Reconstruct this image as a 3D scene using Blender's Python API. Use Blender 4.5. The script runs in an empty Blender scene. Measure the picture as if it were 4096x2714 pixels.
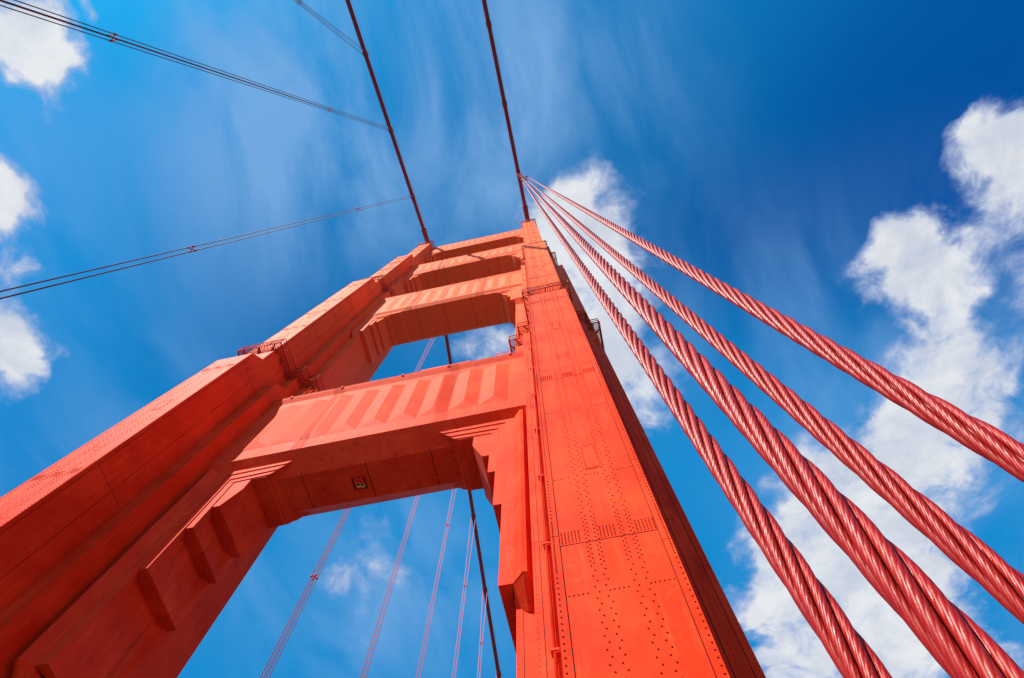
import bpy, math, random
from mathutils import Vector, Matrix
random.seed(7)
R = math.radians
scene = bpy.context.scene
col = scene.collection

# ------------------------------------------------------------------ camera
cam_d = bpy.data.cameras.new('camera')
cam = bpy.data.objects.new('camera', cam_d)
col.objects.link(cam)
cam_d.sensor_width = 36.0
cam_d.lens = 19.738
cam_d.clip_start = 0.05
cam_d.clip_end = 20000
RM = [[0.9781640414233352, 0.20772646932820385, 0.006694923957661102],
      [-0.19717295404620164, 0.9376898308284671, -0.2861129276239596],
      [-0.0657109903977602, 0.2785453196542665, 0.958172516115774]]
rt, dn, fw = [Vector(r) for r in RM]
m = Matrix((( rt.x, -dn.x, -fw.x, 0), (rt.y, -dn.y, -fw.y, 0), (rt.z, -dn.z, -fw.z, 0), (0, 0, 0, 1)))
cam.matrix_world = m
scene.camera = cam
scene.render.resolution_x = 1024
scene.render.resolution_y = 678

# ------------------------------------------------------------------ world and sun
SUN_DIR = Vector((-0.63, -1.0, 1.18)).normalized()      # towards the sun
EL = math.asin(SUN_DIR.z)
AZ = math.atan2(SUN_DIR.x, SUN_DIR.y)
world = bpy.data.worlds.new('World')
scene.world = world
world.use_nodes = True
wt = world.node_tree
wt.nodes.clear()

def nd(t, typ, **kw):
    n = t.nodes.new(typ)
    for k, v in kw.items():
        setattr(n, k, v)
    return n

def mth(t, op, a, b=None, c=None, clamp=False):
    n = t.nodes.new('ShaderNodeMath')
    n.operation = op
    n.use_clamp = clamp
    for i, x in enumerate((a, b, c)):
        if x is None:
            continue
        if isinstance(x, (int, float)):
            n.inputs[i].default_value = x
        else:
            t.links.new(x, n.inputs[i])
    return n.outputs[0]

def mixc(t, fac, a, b, mode='MIX'):
    n = t.nodes.new('ShaderNodeMix')
    n.data_type = 'RGBA'
    n.blend_type = mode
    for s, x in ((n.inputs[0], fac), (n.inputs[6], a), (n.inputs[7], b)):
        if isinstance(x, (int, float)):
            s.default_value = x
        elif isinstance(x, tuple):
            s.default_value = x if len(x) == 4 else (*x, 1)
        else:
            t.links.new(x, s)
    return n.outputs[2]

def smooth(t, x, lo, hi, a=0.0, b=1.0):
    n = t.nodes.new('ShaderNodeMapRange')
    n.interpolation_type = 'SMOOTHSTEP'
    t.links.new(x, n.inputs[0])
    n.inputs[1].default_value = lo
    n.inputs[2].default_value = hi
    n.inputs[3].default_value = a
    n.inputs[4].default_value = b
    return n.outputs[0]

SKY_STRENGTH = 0.12
sky = nd(wt, 'ShaderNodeTexSky', sky_type='NISHITA', sun_disc=False)
sky.sun_elevation = EL
sky.sun_rotation = AZ
sky.air_density = 1.0
sky.dust_density = 0.4
sky.ozone_density = 3.0
tc = nd(wt, 'ShaderNodeTexCoord')
sep = nd(wt, 'ShaderNodeSeparateXYZ')
wt.links.new(tc.outputs['Generated'], sep.inputs[0])
zc = mth(wt, 'MAXIMUM', sep.outputs[2], 0.08)
px = mth(wt, 'DIVIDE', sep.outputs[0], zc)
py = mth(wt, 'DIVIDE', sep.outputs[1], zc)
comb = nd(wt, 'ShaderNodeCombineXYZ')
wt.links.new(px, comb.inputs[0])
wt.links.new(py, comb.inputs[1])
P2 = comb.outputs[0]                                   # the cloud deck's own plane, overhead

def noise(t, vec, scale, detail=6, rough=0.55, dist=0.0, off=None, sc=None):
    if off or sc:
        mp = nd(t, 'ShaderNodeMapping')
        t.links.new(vec, mp.inputs[0])
        if off:
            mp.inputs[1].default_value = off
        if sc:
            mp.inputs[3].default_value = sc
        vec = mp.outputs[0]
    n = nd(t, 'ShaderNodeTexNoise')
    t.links.new(vec, n.inputs['Vector'])
    n.inputs['Scale'].default_value = scale
    n.inputs['Detail'].default_value = detail
    n.inputs['Roughness'].default_value = rough
    n.inputs['Distortion'].default_value = dist
    return n.outputs[0]

# warp the plane a little so that no cloud edge is a clean curve
wn = nd(wt, 'ShaderNodeTexNoise')
wt.links.new(P2, wn.inputs['Vector'])
wn.inputs['Scale'].default_value = 9.0
wn.inputs['Detail'].default_value = 5
wsub = nd(wt, 'ShaderNodeVectorMath', operation='SUBTRACT')
wt.links.new(wn.outputs[1], wsub.inputs[0])
wsub.inputs[1].default_value = (0.5, 0.5, 0.5)
wsc = nd(wt, 'ShaderNodeVectorMath', operation='SCALE')
wt.links.new(wsub.outputs[0], wsc.inputs[0])
wsc.inputs[3].default_value = 0.17
wadd = nd(wt, 'ShaderNodeVectorMath', operation='ADD')
wt.links.new(P2, wadd.inputs[0])
wt.links.new(wsc.outputs[0], wadd.inputs[1])
PW = wadd.outputs[0]

# cumulus banks: (x, y) on the cloud plane, radius, density
BANKS = [(-0.736, -0.398, 0.064, 1.1), (-0.709, -0.36, 0.047, 0.9), (-0.681, -0.341, 0.031, 0.5), (-0.766, -0.353, 0.041, 0.8), (-0.612, -0.393, 0.026, 0.7), (-0.743, -0.258, 0.028, 0.25), (-0.877, -0.162, 0.045, 1.0), (-0.89, -0.112, 0.042, 1.0), (-0.94, -0.029, 0.04, 0.5), (-0.988, 0.102, 0.064, 1.0), (-0.955, 0.111, 0.030, 0.4), (-1.04, 0.162, 0.044, 0.6), (0.138, 0.061, 0.060, 0.5), (0.105, 0.10, 0.07, 0.45), (0.12, 0.22, 0.08, 0.5), (0.74, 0.48, 0.17, 0.3), (0.68, 0.66, 0.17, 0.35), (0.395, 0.88, 0.07, 1.0), (0.375, 0.98, 0.06, 0.8), (-0.70, -0.31, 0.07, 0.45), (-0.89, -0.14, 0.07, 0.4), (-0.99, 0.11, 0.08, 0.45), (-0.95, 0.02, 0.07, 0.35), (0.074, 0.04, 0.044, 0.5), (0.014, 0.072, 0.053, 0.6), (0.071, 0.137, 0.075, 1.1), (0.073, 0.217, 0.088, 1.2), (0.105, 0.307, 0.091, 1.1), (0.14, 0.401, 0.077, 0.9), (0.159, 0.496, 0.062, 0.6), (0.197, 0.227, 0.047, 0.3), (-0.08, 0.293, 0.041, 1.0), (-0.153, 0.287, 0.042, 0.4), (-0.084, 0.39, 0.06, 1.0), (0.808, 0.096, 0.057, 0.9), (0.774, 0.153, 0.058, 0.9), (0.84, 0.203, 0.082, 1.2), (0.652, 0.268, 0.058, 0.9), (0.606, 0.313, 0.055, 0.9), (0.689, 0.339, 0.072, 1.1), (0.741, 0.326, 0.055, 0.7), (0.712, 0.434, 0.066, 0.8), (0.752, 0.529, 0.069, 0.7), (0.657, 0.509, 0.068, 0.6), (0.848, 0.381, 0.048, 0.8), (0.729, 0.615, 0.098, 0.8), (0.64, 0.596, 0.062, 0.6), (0.795, 0.666, 0.072, 0.6), (0.456, 0.653, 0.064, 0.9), (0.423, 0.766, 0.077, 1.0), (0.528, 0.737, 0.104, 1.1), (0.647, 0.712, 0.093, 0.8), (0.756, 0.775, 0.085, 0.6), (0.468, 0.904, 0.153, 1.2), (0.407, 1.004, 0.116, 1.1), (0.531, 1.124, 0.199, 1.2), (0.405, 1.172, 0.101, 1.0), (0.636, 0.938, 0.122, 0.9), (0.689, 1.157, 0.143, 0.8), (0.607, 1.068, 0.106, 1.0), (0.858, 1.265, 0.067, 0.4), (-0.496, 0.738, 0.067, 0.42), (-0.542, 0.762, 0.052, 0.3), (-0.445, 0.628, 0.039, 0.35), (-0.424, 0.719, 0.05, 0.35), (-0.573, 0.897, 0.076, 0.2), (-0.486, 0.94, 0.077, 0.2), (-0.713, 0.832, 0.076, 0.22), (-0.362, 0.846, 0.063, 0.25)]

def bank(vec, x, y, r, w):
    d = nd(wt, 'ShaderNodeVectorMath', operation='DISTANCE')
    wt.links.new(vec, d.inputs[0])
    d.inputs[1].default_value = (x, y, 0)
    return smooth(wt, d.outputs['Value'], 0.0, r * 1.75, w, 0.0)

acc = None
for b in BANKS:
    o = bank(PW, *b)
    acc = o if acc is None else mth(wt, 'ADD', acc, o)
acc = mth(wt, 'MINIMUM', acc, 1.35)
n1 = noise(wt, P2, 11, 10, 0.66, 0.5)
n2 = noise(wt, P2, 5.5, 5, 0.55, 0.4, off=(3.1, 1.7, 0))
dens = mth(wt, 'ADD', acc, mth(wt, 'MULTIPLY', mth(wt, 'SUBTRACT', n1, 0.5), 2.7))
dens = mth(wt, 'ADD', dens, mth(wt, 'MULTIPLY', mth(wt, 'SUBTRACT', n2, 0.5), 1.4))
dens = mth(wt, 'MULTIPLY', dens, smooth(wt, acc, 0.02, 0.35))
cover = smooth(wt, dens, 0.08, 1.22)
thick = smooth(wt, dens, 0.50, 1.45)
# thin cirrus veil with combed streaks
VEIL = [(-0.25, -0.12, 0.26, 0.75), (-0.12, 0.02, 0.22, 0.55), (0.02, -0.2, 0.22, 0.7), (-0.5, -0.05, 0.16, 0.5), (0.16, -0.06, 0.16, 0.5),
        (-0.72, 0.2, 0.2, 0.35), (-0.35, -0.3, 0.25, 0.6), (-0.9, -0.2, 0.2, 0.6), (-1.0, 0.4, 0.25, 0.35), (-0.6, 0.75, 0.3, 0.45), (-0.3, 0.8, 0.25, 0.3), (0.75, 1.0, 0.4, 0.35), (0.62, 0.5, 0.3, 0.55), (0.30, 0.30, 0.2, 0.3), (-0.45, 0.8, 0.22, 0.4)]
vac = None
for b in VEIL:
    o = bank(P2, *b)
    vac = o if vac is None else mth(wt, 'ADD', vac, o)
st = noise(wt, P2, 3.2, 6, 0.55, 0.5, off=(0.4, 0.2, 0), sc=(1.6, 0.7, 1))
veil = mth(wt, 'MULTIPLY', vac, smooth(wt, st, 0.30, 0.70), clamp=True)

# clear sky: deep polarised blue, darkest at right angles to the sun
sv = nd(wt, 'ShaderNodeVectorMath', operation='DOT_PRODUCT')
wt.links.new(tc.outputs['Generated'], sv.inputs[0])
sv.inputs[1].default_value = SUN_DIR
pol = smooth(wt, sv.outputs['Value'], 0.1, 0.75)
deep = mixc(wt, pol, (0.003, 0.20, 0.50), (0.02, 0.44, 0.60))
skyc = mixc(wt, 1.0, sky.outputs[0], deep, 'MULTIPLY')
# uneven clear air: a darker band through the polarised part of the sky
dk = mth(wt, 'ADD', bank(P2, 0.80, -0.10, 0.24, 0.50), mth(wt, 'ADD', bank(P2, 0.56, 0.08, 0.18, 0.32), bank(P2, 0.34, 0.22, 0.14, 0.34)))
dk = mth(wt, 'ADD', dk, bank(P2, -0.45, 0.20, 0.24, 0.35))
skyc = mixc(wt, dk, skyc, (0.001, 0.22, 1.0))
# the sky opposite the sun pales again towards the far horizon
anti = smooth(wt, sep.outputs[1], 0.12, 0.52)
skyc = mixc(wt, mth(wt, 'MULTIPLY', anti, 0.9), skyc, (0.03, 0.90, 2.15))
veilc = (0.75, 1.45, 2.6)
c1 = mixc(wt, mth(wt, 'MULTIPLY', veil, 0.72), skyc, veilc)
shade = noise(wt, P2, 7, 6, 0.6, 0.5, off=(7.0, 2.0, 0))
white = mixc(wt, smooth(wt, shade, 0.35, 0.65), (2.05, 2.2, 2.5), (2.75, 2.8, 2.85))
cloudc = mixc(wt, thick, (1.35, 1.65, 2.45), white)
c2 = mixc(wt, mth(wt, 'MULTIPLY', cover, 0.95), c1, cloudc)
# unseen pale haze low all round the horizon, added as reddish fill light
low = smooth(wt, sep.outputs[2], 0.02, 0.45, 1.0, 0.0)
c2 = mixc(wt, low, c2, (3.5, 2.9, 2.9))
bg = nd(wt, 'ShaderNodeBackground')
wt.links.new(c2, bg.inputs[0])
bg.inputs[1].default_value = SKY_STRENGTH
wo = nd(wt, 'ShaderNodeOutputWorld')
wt.links.new(bg.outputs[0], wo.inputs[0])

sun_d = bpy.data.lights.new('sun', 'SUN')
sun_d.energy = 3.6
sun_d.angle = R(0.53)
sun_d.color = (1.0, 0.93, 0.82)
sun = bpy.data.objects.new('sun', sun_d)
col.objects.link(sun)
sun.rotation_euler = SUN_DIR.to_track_quat('Z', 'Y').to_euler()

scene.view_settings.view_transform = 'Standard'
scene.view_settings.look = 'None'
scene.view_settings.gamma = 1
scene.view_settings.exposure = 1.35
scene.render.engine = 'CYCLES'
scene.cycles.max_bounces = 6

# ------------------------------------------------------------------ materials
def paint(name, base, rough=0.55, streak=0.35, bump=0.05, spec=0.05, scale=1.0):
    mt = bpy.data.materials.new(name)
    mt.use_nodes = True
    t = mt.node_tree
    bs = t.nodes['Principled BSDF']
    g = nd(t, 'ShaderNodeNewGeometry')
    pos = g.outputs['Position']
    a = noise(t, pos, 0.35 * scale, 6, 0.6)
    b = noise(t, pos, 4.5 * scale, 5, 0.6, sc=(1.0, 1.0, 0.08))
    c = noise(t, pos, 30 * scale, 3, 0.5)
    d = noise(t, pos, 2.1 * scale, 6, 0.65, sc=(1.0, 1.0, 0.05), off=(3.0, 1.0, 9.0))
    e = noise(t, pos, 1.1 * scale, 7, 0.7, 1.2, off=(11.0, 4.0, 2.0))
    # every plate was painted and weathered on its own
    sp = nd(t, 'ShaderNodeSeparateXYZ')
    t.links.new(pos, sp.inputs[0])
    cb = nd(t, 'ShaderNodeCombineXYZ')
    for k, q in enumerate((1.068, 1.068, 6.35)):
        t.links.new(mth(t, 'FLOOR', mth(t, 'DIVIDE', mth(t, 'ADD', sp.outputs[k], 0.37), q)), cb.inputs[k])
    wnz = nd(t, 'ShaderNodeTexWhiteNoise')
    t.links.new(cb.outputs[0], wnz.inputs['Vector'])
    lo = (base[0] * 0.80, base[1] * 0.62, base[2] * 0.6)
    hi = (min(1, base[0] * 1.08), base[1] * 1.35 + 0.004, base[2] * 1.5 + 0.003)
    c0 = mixc(t, smooth(t, a, 0.3, 0.7), lo, hi)
    c0 = mixc(t, mth(t, 'MULTIPLY', wnz.outputs['Value'], 0.55), c0, (base[0] * 0.80, base[1] * 0.62, base[2] * 0.6))
    chalk = (min(1, base[0] * 1.05), base[1] * 2.1 + 0.02, base[2] * 2.4 + 0.010)
    # paint turns paler with height
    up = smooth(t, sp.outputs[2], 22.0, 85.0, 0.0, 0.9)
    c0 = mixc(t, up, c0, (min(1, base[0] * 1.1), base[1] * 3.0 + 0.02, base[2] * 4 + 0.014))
    c1 = mixc(t, mth(t, 'MULTIPLY', smooth(t, b, 0.52, 0.80), streak), c0, chalk)
    c1 = mixc(t, mth(t, 'MULTIPLY', smooth(t, e, 0.56, 0.72), streak * 0.5), c1, chalk)
    grime = (base[0] * 0.36, base[1] * 0.3, base[2] * 0.5)
    c1 = mixc(t, mth(t, 'MULTIPLY', smooth(t, d, 0.55, 0.78), streak * 0.9), c1, grime)
    c2 = mixc(t, mth(t, 'MULTIPLY', smooth(t, c, 0.62, 0.78), streak * 0.4), c1, grime)
    t.links.new(c2, bs.inputs['Base Color'])
    rr = mth(t, 'ADD', mth(t, 'MULTIPLY', a, 0.25), rough - 0.12)
    t.links.new(rr, bs.inputs['Roughness'])
    bs.inputs['Specular IOR Level'].default_value = spec
    bs.inputs['Sheen Weight'].default_value = 0.06
    bs.inputs['Sheen Roughness'].default_value = 0.45
    bs.inputs['Sheen Tint'].default_value = (1.0, 0.45, 0.35, 1)
    bp = nd(t, 'ShaderNodeBump')
    bp.inputs['Strength'].default_value = bump
    bp.inputs['Distance'].default_value = 0.02
    t.links.new(noise(t, pos, 2.2 * scale, 4, 0.5), bp.inputs['Height'])
    t.links.new(bp.outputs[0], bs.inputs['Normal'])
    return mt

ORANGE = (0.72, 0.038, 0.006)
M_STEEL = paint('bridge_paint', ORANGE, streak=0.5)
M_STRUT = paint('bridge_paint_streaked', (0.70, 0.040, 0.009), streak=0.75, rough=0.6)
M_RIVET = paint('rivet_paint_with_shade', (0.42, 0.020, 0.006), streak=0.2, bump=0)  # darker than the plates: shade under the heads is put into the colour
M_RAIL = paint('railing_paint', (0.44, 0.022, 0.010), streak=0.1, bump=0)
M_CABLE = paint('cable_paint', (0.20, 0.008, 0.010), rough=0.5, streak=0.15)
M_JOINT = paint('gap_shade', (0.05, 0.006, 0.006), streak=0.0, bump=0)  # dark colour stands in for the shade inside open gaps
M_DUCT = paint('conduit_paint', (0.66, 0.040, 0.010), streak=0.2, bump=0)

def plain(name, colr, rough=0.5, metal=0.0):
    mt = bpy.data.materials.new(name)
    mt.use_nodes = True
    t = mt.node_tree
    bs = t.nodes['Principled BSDF']
    g = nd(t, 'ShaderNodeNewGeometry')
    a = noise(t, g.outputs['Position'], 1.3, 6, 0.6)
    cc = mixc(t, a, tuple(x * 0.75 for x in colr), tuple(min(1, x * 1.2) for x in colr))
    t.links.new(cc, bs.inputs['Base Color'])
    bs.inputs['Roughness'].default_value = rough
    bs.inputs['Metallic'].default_value = metal
    return mt

M_GLASS = plain('lamp_glass', (0.03, 0.03, 0.035), 0.08)
M_LAMP = plain('lamp_housing', (0.55, 0.42, 0.12), 0.4)
M_ROAD = plain('asphalt', (0.05, 0.049, 0.048), 0.85)
M_WALK = plain('sidewalk_concrete', (0.20, 0.19, 0.175), 0.85)
M_WATER = plain('bay_water', (0.03, 0.07, 0.08), 0.12)

def rope_mat(name, wires, base, strength=0.9):  # wires laid round each strand
    mt = bpy.data.materials.new(name)
    mt.use_nodes = True
    t = mt.node_tree
    bs = t.nodes['Principled BSDF']
    uv = nd(t, 'ShaderNodeUVMap')
    s = nd(t, 'ShaderNodeSeparateXYZ')
    t.links.new(uv.outputs[0], s.inputs[0])
    g = nd(t, 'ShaderNodeNewGeometry')
    nz = noise(t, g.outputs['Position'], 60, 4, 0.6)
    n3 = noise(t, g.outputs['Position'], 220, 3, 0.6)
    n5 = noise(t, g.outputs['Position'], 9, 4, 0.6)
    ph = mth(t, 'ADD', mth(t, 'MULTIPLY', s.outputs[0], float(wires)), mth(t, 'MULTIPLY', s.outputs[1], -wires / 0.30))
    ph = mth(t, 'ADD', ph, mth(t, 'MULTIPLY', nz, 0.5))
    h = mth(t, 'ABSOLUTE', mth(t, 'SINE', mth(t, 'MULTIPLY', ph, math.pi)))
    hh = mth(t, 'ADD', h, mth(t, 'MULTIPLY', n3, 0.35))
    bp = nd(t, 'ShaderNodeBump')
    bp.inputs['Strength'].default_value = strength
    bp.inputs['Distance'].default_value = 0.0016
    t.links.new(hh, bp.inputs['Height'])
    t.links.new(bp.outputs[0], bs.inputs['Normal'])
    dark = tuple(x * 0.7 for x in base)
    lite = (min(1, base[0] * 1.15), base[1] * 1.8, base[2] * 1.8)
    c0 = mixc(t, smooth(t, n5, 0.3, 0.7), base, lite)
    c1 = mixc(t, smooth(t, h, 0.02, 0.45), dark, c0)
    t.links.new(c1, bs.inputs['Base Color'])
    t.links.new(mth(t, 'ADD', mth(t, 'MULTIPLY', nz, 0.5), 0.19), bs.inputs['Roughness'])
    bs.inputs['Specular IOR Level'].default_value = 0.28
    bs.inputs['Coat Weight'].default_value = 0.0
    bs.inputs['Coat Roughness'].default_value = 0.25
    return mt

M_ROPE = rope_mat('painted_wire_rope', 9, (0.27, 0.006, 0.003), 0.42)
M_DROPE = paint('hanger_rope_shaded', (0.13, 0.035, 0.03), streak=0.0, bump=0)  # shaded copy of the hanger rope, its shade put into the colour
M_FROPE = paint('hanger_rope_lit', (0.50, 0.055, 0.055), streak=0.0, bump=0)  # lit copy of the same hanger rope, sunlit tone put into the colour

# ------------------------------------------------------------------ mesh helpers
class MB:
    def __init__(self):
        self.v = []; self.f = []; self.uv = None; self.sm = []
    def add(self, vs, fs, smooth_=False):
        o = len(self.v)
        self.v += vs
        self.f += [tuple(i + o for i in f) for f in fs]
        self.sm += [smooth_] * len(fs)
    def box(self, x0, x1, y0, y1, z0, z1):
        vs = [(x0, y0, z0), (x1, y0, z0), (x1, y1, z0), (x0, y1, z0), (x0, y0, z1), (x1, y0, z1), (x1, y1, z1), (x0, y1, z1)]
        self.add(vs, [(0, 3, 2, 1), (4, 5, 6, 7), (0, 1, 5, 4), (1, 2, 6, 5), (2, 3, 7, 6), (3, 0, 4, 7)])
    def extrude(self, pts, axis, a, b):
        """prism: 2-D outline pts swept from a to b along axis ('x': pts are (y,z), 'y': (x,z), 'z': (x,y))"""
        def P(p, w):
            return {'x': (w, p[0], p[1]), 'y': (p[0], w, p[1]), 'z': (p[0], p[1], w)}[axis]
        n = len(pts)
        vs = [P(p, a) for p in pts] + [P(p, b) for p in pts]
        fs = [tuple(range(n))[::-1], tuple(range(n, 2 * n))]
        fs += [(i, (i + 1) % n, n + (i + 1) % n, n + i) for i in range(n)]
        self.add(vs, fs)
    def tube(self, pts, r, n=8, caps=True, r2=None):
        pts = [Vector(p) for p in pts]
        k = len(pts)
        vs = []
        up = None
        for i, p in enumerate(pts):
            d = (pts[min(i + 1, k - 1)] - pts[max(i - 1, 0)]).normalized()
            if up is None:
                up = Vector((0, 0, 1)) if abs(d.z) < 0.9 else Vector((1, 0, 0))
            a = d.cross(up).normalized(); b = a.cross(d).normalized(); up = b
            rr = r if r2 is None else r + (r2 - r) * i / (k - 1)
            for j in range(n):
                t = 2 * math.pi * j / n
                vs.append(tuple(p + a * (rr * math.cos(t)) + b * (rr * math.sin(t))))
        fs = []
        for i in range(k - 1):
            for j in range(n):
                fs.append((i * n + j, i * n + (j + 1) % n, (i + 1) * n + (j + 1) % n, (i + 1) * n + j))
        self.add(vs, fs, True)
        if caps:
            o = len(self.v) - len(vs)
            self.f += [tuple(o + j for j in range(n)), tuple(o + (k - 1) * n + j for j in range(n))[::-1]]
            self.sm += [False, False]
    def dome(self, c, nrm, r, h, n=6):
        """round rivet head on a plane facing nrm ('-y' or '+x' or '-x')"""
        x, y, z = c
        vs = []
        for rr, hh in ((r, -0.002), (r * 0.72, h * 0.72)):
            for j in range(n):
                t = 2 * math.pi * j / n
                a, b = rr * math.cos(t), rr * math.sin(t)
                if nrm == '-y':
                    vs.append((x + a, y - hh, z + b))
                elif nrm == '+x':
                    vs.append((x + hh, y + a, z + b))
                else:
                    vs.append((x - hh, y + a, z + b))
        vs.append((x, y - h, z) if nrm == '-y' else ((x + h, y, z) if nrm == '+x' else (x - h, y, z)))
        fs = []
        for j in range(n):
            k = (j + 1) % n
            fs.append((j, k, n + k, n + j))
            fs.append((n + j, n + k, 2 * n))
        self.add(vs, fs, True)
    def build(self, name, mat, parent=None, loc=None):
        me = bpy.data.meshes.new(name)
        me.from_pydata(self.v, [], self.f)
        me.materials.append(mat)
        me.polygons.foreach_set('use_smooth', self.sm)
        if self.uv is not None:
            ul = me.uv_layers.new(name='UVMap')
            flat = []
            for f in self.uv:
                for q in f:
                    flat += q
            ul.data.foreach_set('uv', flat)
        me.update()
        import bmesh
        bm = bmesh.new(); bm.from_mesh(me)
        bmesh.ops.recalc_face_normals(bm, faces=bm.faces)
        bm.to_mesh(me); bm.free()
        o = bpy.data.objects.new(name, me)
        col.objects.link(o)
        if parent:
            o.parent = parent
            o.matrix_parent_inverse = parent.matrix_world.inverted() if parent.type != 'EMPTY' else Matrix.Translation(-parent.location) 
        return o

def thing(name, label, cat, loc=(0, 0, 0), group=None):
    o = bpy.data.objects.new(name, None)
    col.objects.link(o)
    o.location = loc
    o['label'] = label; o['category'] = cat
    if group:
        o['group'] = group
    return o

def part_empty(name, parent, label=None):
    o = bpy.data.objects.new(name, None)
    col.objects.link(o)
    o.parent = parent
    o.matrix_parent_inverse = Matrix.Translation(-parent.location)
    if label:
        o['label'] = label
    return o

def tag(o, label=None, cat=None, group=None, kind=None):
    for k, v in (('label', label), ('category', cat), ('group', group), ('kind', kind)):
        if v:
            o[k] = v
    return o

# ------------------------------------------------------------------ the place
XR = 0.509                       # right cable plane
XL = XR - 27.43                  # left cable plane
XM = (XR + XL) / 2
YC = 16.87                       # tower centre line
DECK = -1.65

b = MB(); b.box(-4000, 4000, -4000, 4000, -69.4, -69.0)
tag(b.build('bay_water', M_WATER), kind='structure')
b = MB(); b.box(XL + 3.9, XR - 3.9, -300, 330, DECK - 1.2, DECK - 0.12)
tag(b.build('road', M_ROAD), kind='structure')
b = MB()
b.box(XR - 3.9, XR + 3.2, -300, 7.5, DECK - 1.2, DECK)
b.box(XL - 3.2, XL + 3.9, -300, 7.5, DECK - 1.2, DECK)
b.box(XR + 4.6, XR + 8.2, 3, 31, DECK - 1.2, DECK)
b.box(XR + 3.2, XR + 8.2, 3, 7.5, DECK - 1.2, DECK - 0.004)
b.box(XR - 3.9, XR + 3.2, 31, 330, DECK - 1.2, DECK)
b.box(XL - 3.2, XL + 3.9, 31, 330, DECK - 1.2, DECK)
tag(b.build('sidewalk', M_WALK), kind='structure')

# ------------------------------------------------------------------ tower
tower = thing('bridge_tower', 'towering red-orange riveted steel bridge tower with two stepped legs and four cross struts', 'bridge tower', (XM, YC, -69))
YF1 = [10.0, 11.0, 12.0, 12.93]
H1 = [45.95, 87.1, 120.3, 148.0]
A1, A2, A3 = 1.60, 2.67, 3.74
BOT = -69.0

def stepped(ys, hs, bot, rise=1.25):
    front = [(ys[0], bot)]
    for i, (y, h) in enumerate(zip(ys, hs)):
        front.append((y, h))
        if i + 1 < len(ys):
            front.append((ys[i + 1], h + rise * (ys[i + 1] - y)))
    back = [(2 * YC - y, z) for y, z in reversed(front)]
    return front + back

def rivet_col(mb, x, y, zs, nrm='-y', r=0.024, n=6):
    for z in zs:
        mb.dome((x, y, z), nrm, r, r * 1.0, n)

def frange(a, b_, s):
    out = []
    while a < b_:
        out.append(a); a += s
    return out

SPL0 = [0.4, 13.24, 25.95, 34.4, 42.8]
SPL = {0: [0.4, 13.24, 25.95, 42.8], 1: [58.6, 65.6, 72.4, 82.6], 2: [95.0, 102.5, 110.0, 117.0], 3: [127.0, 134.0, 141.0, 146.5]}

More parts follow.
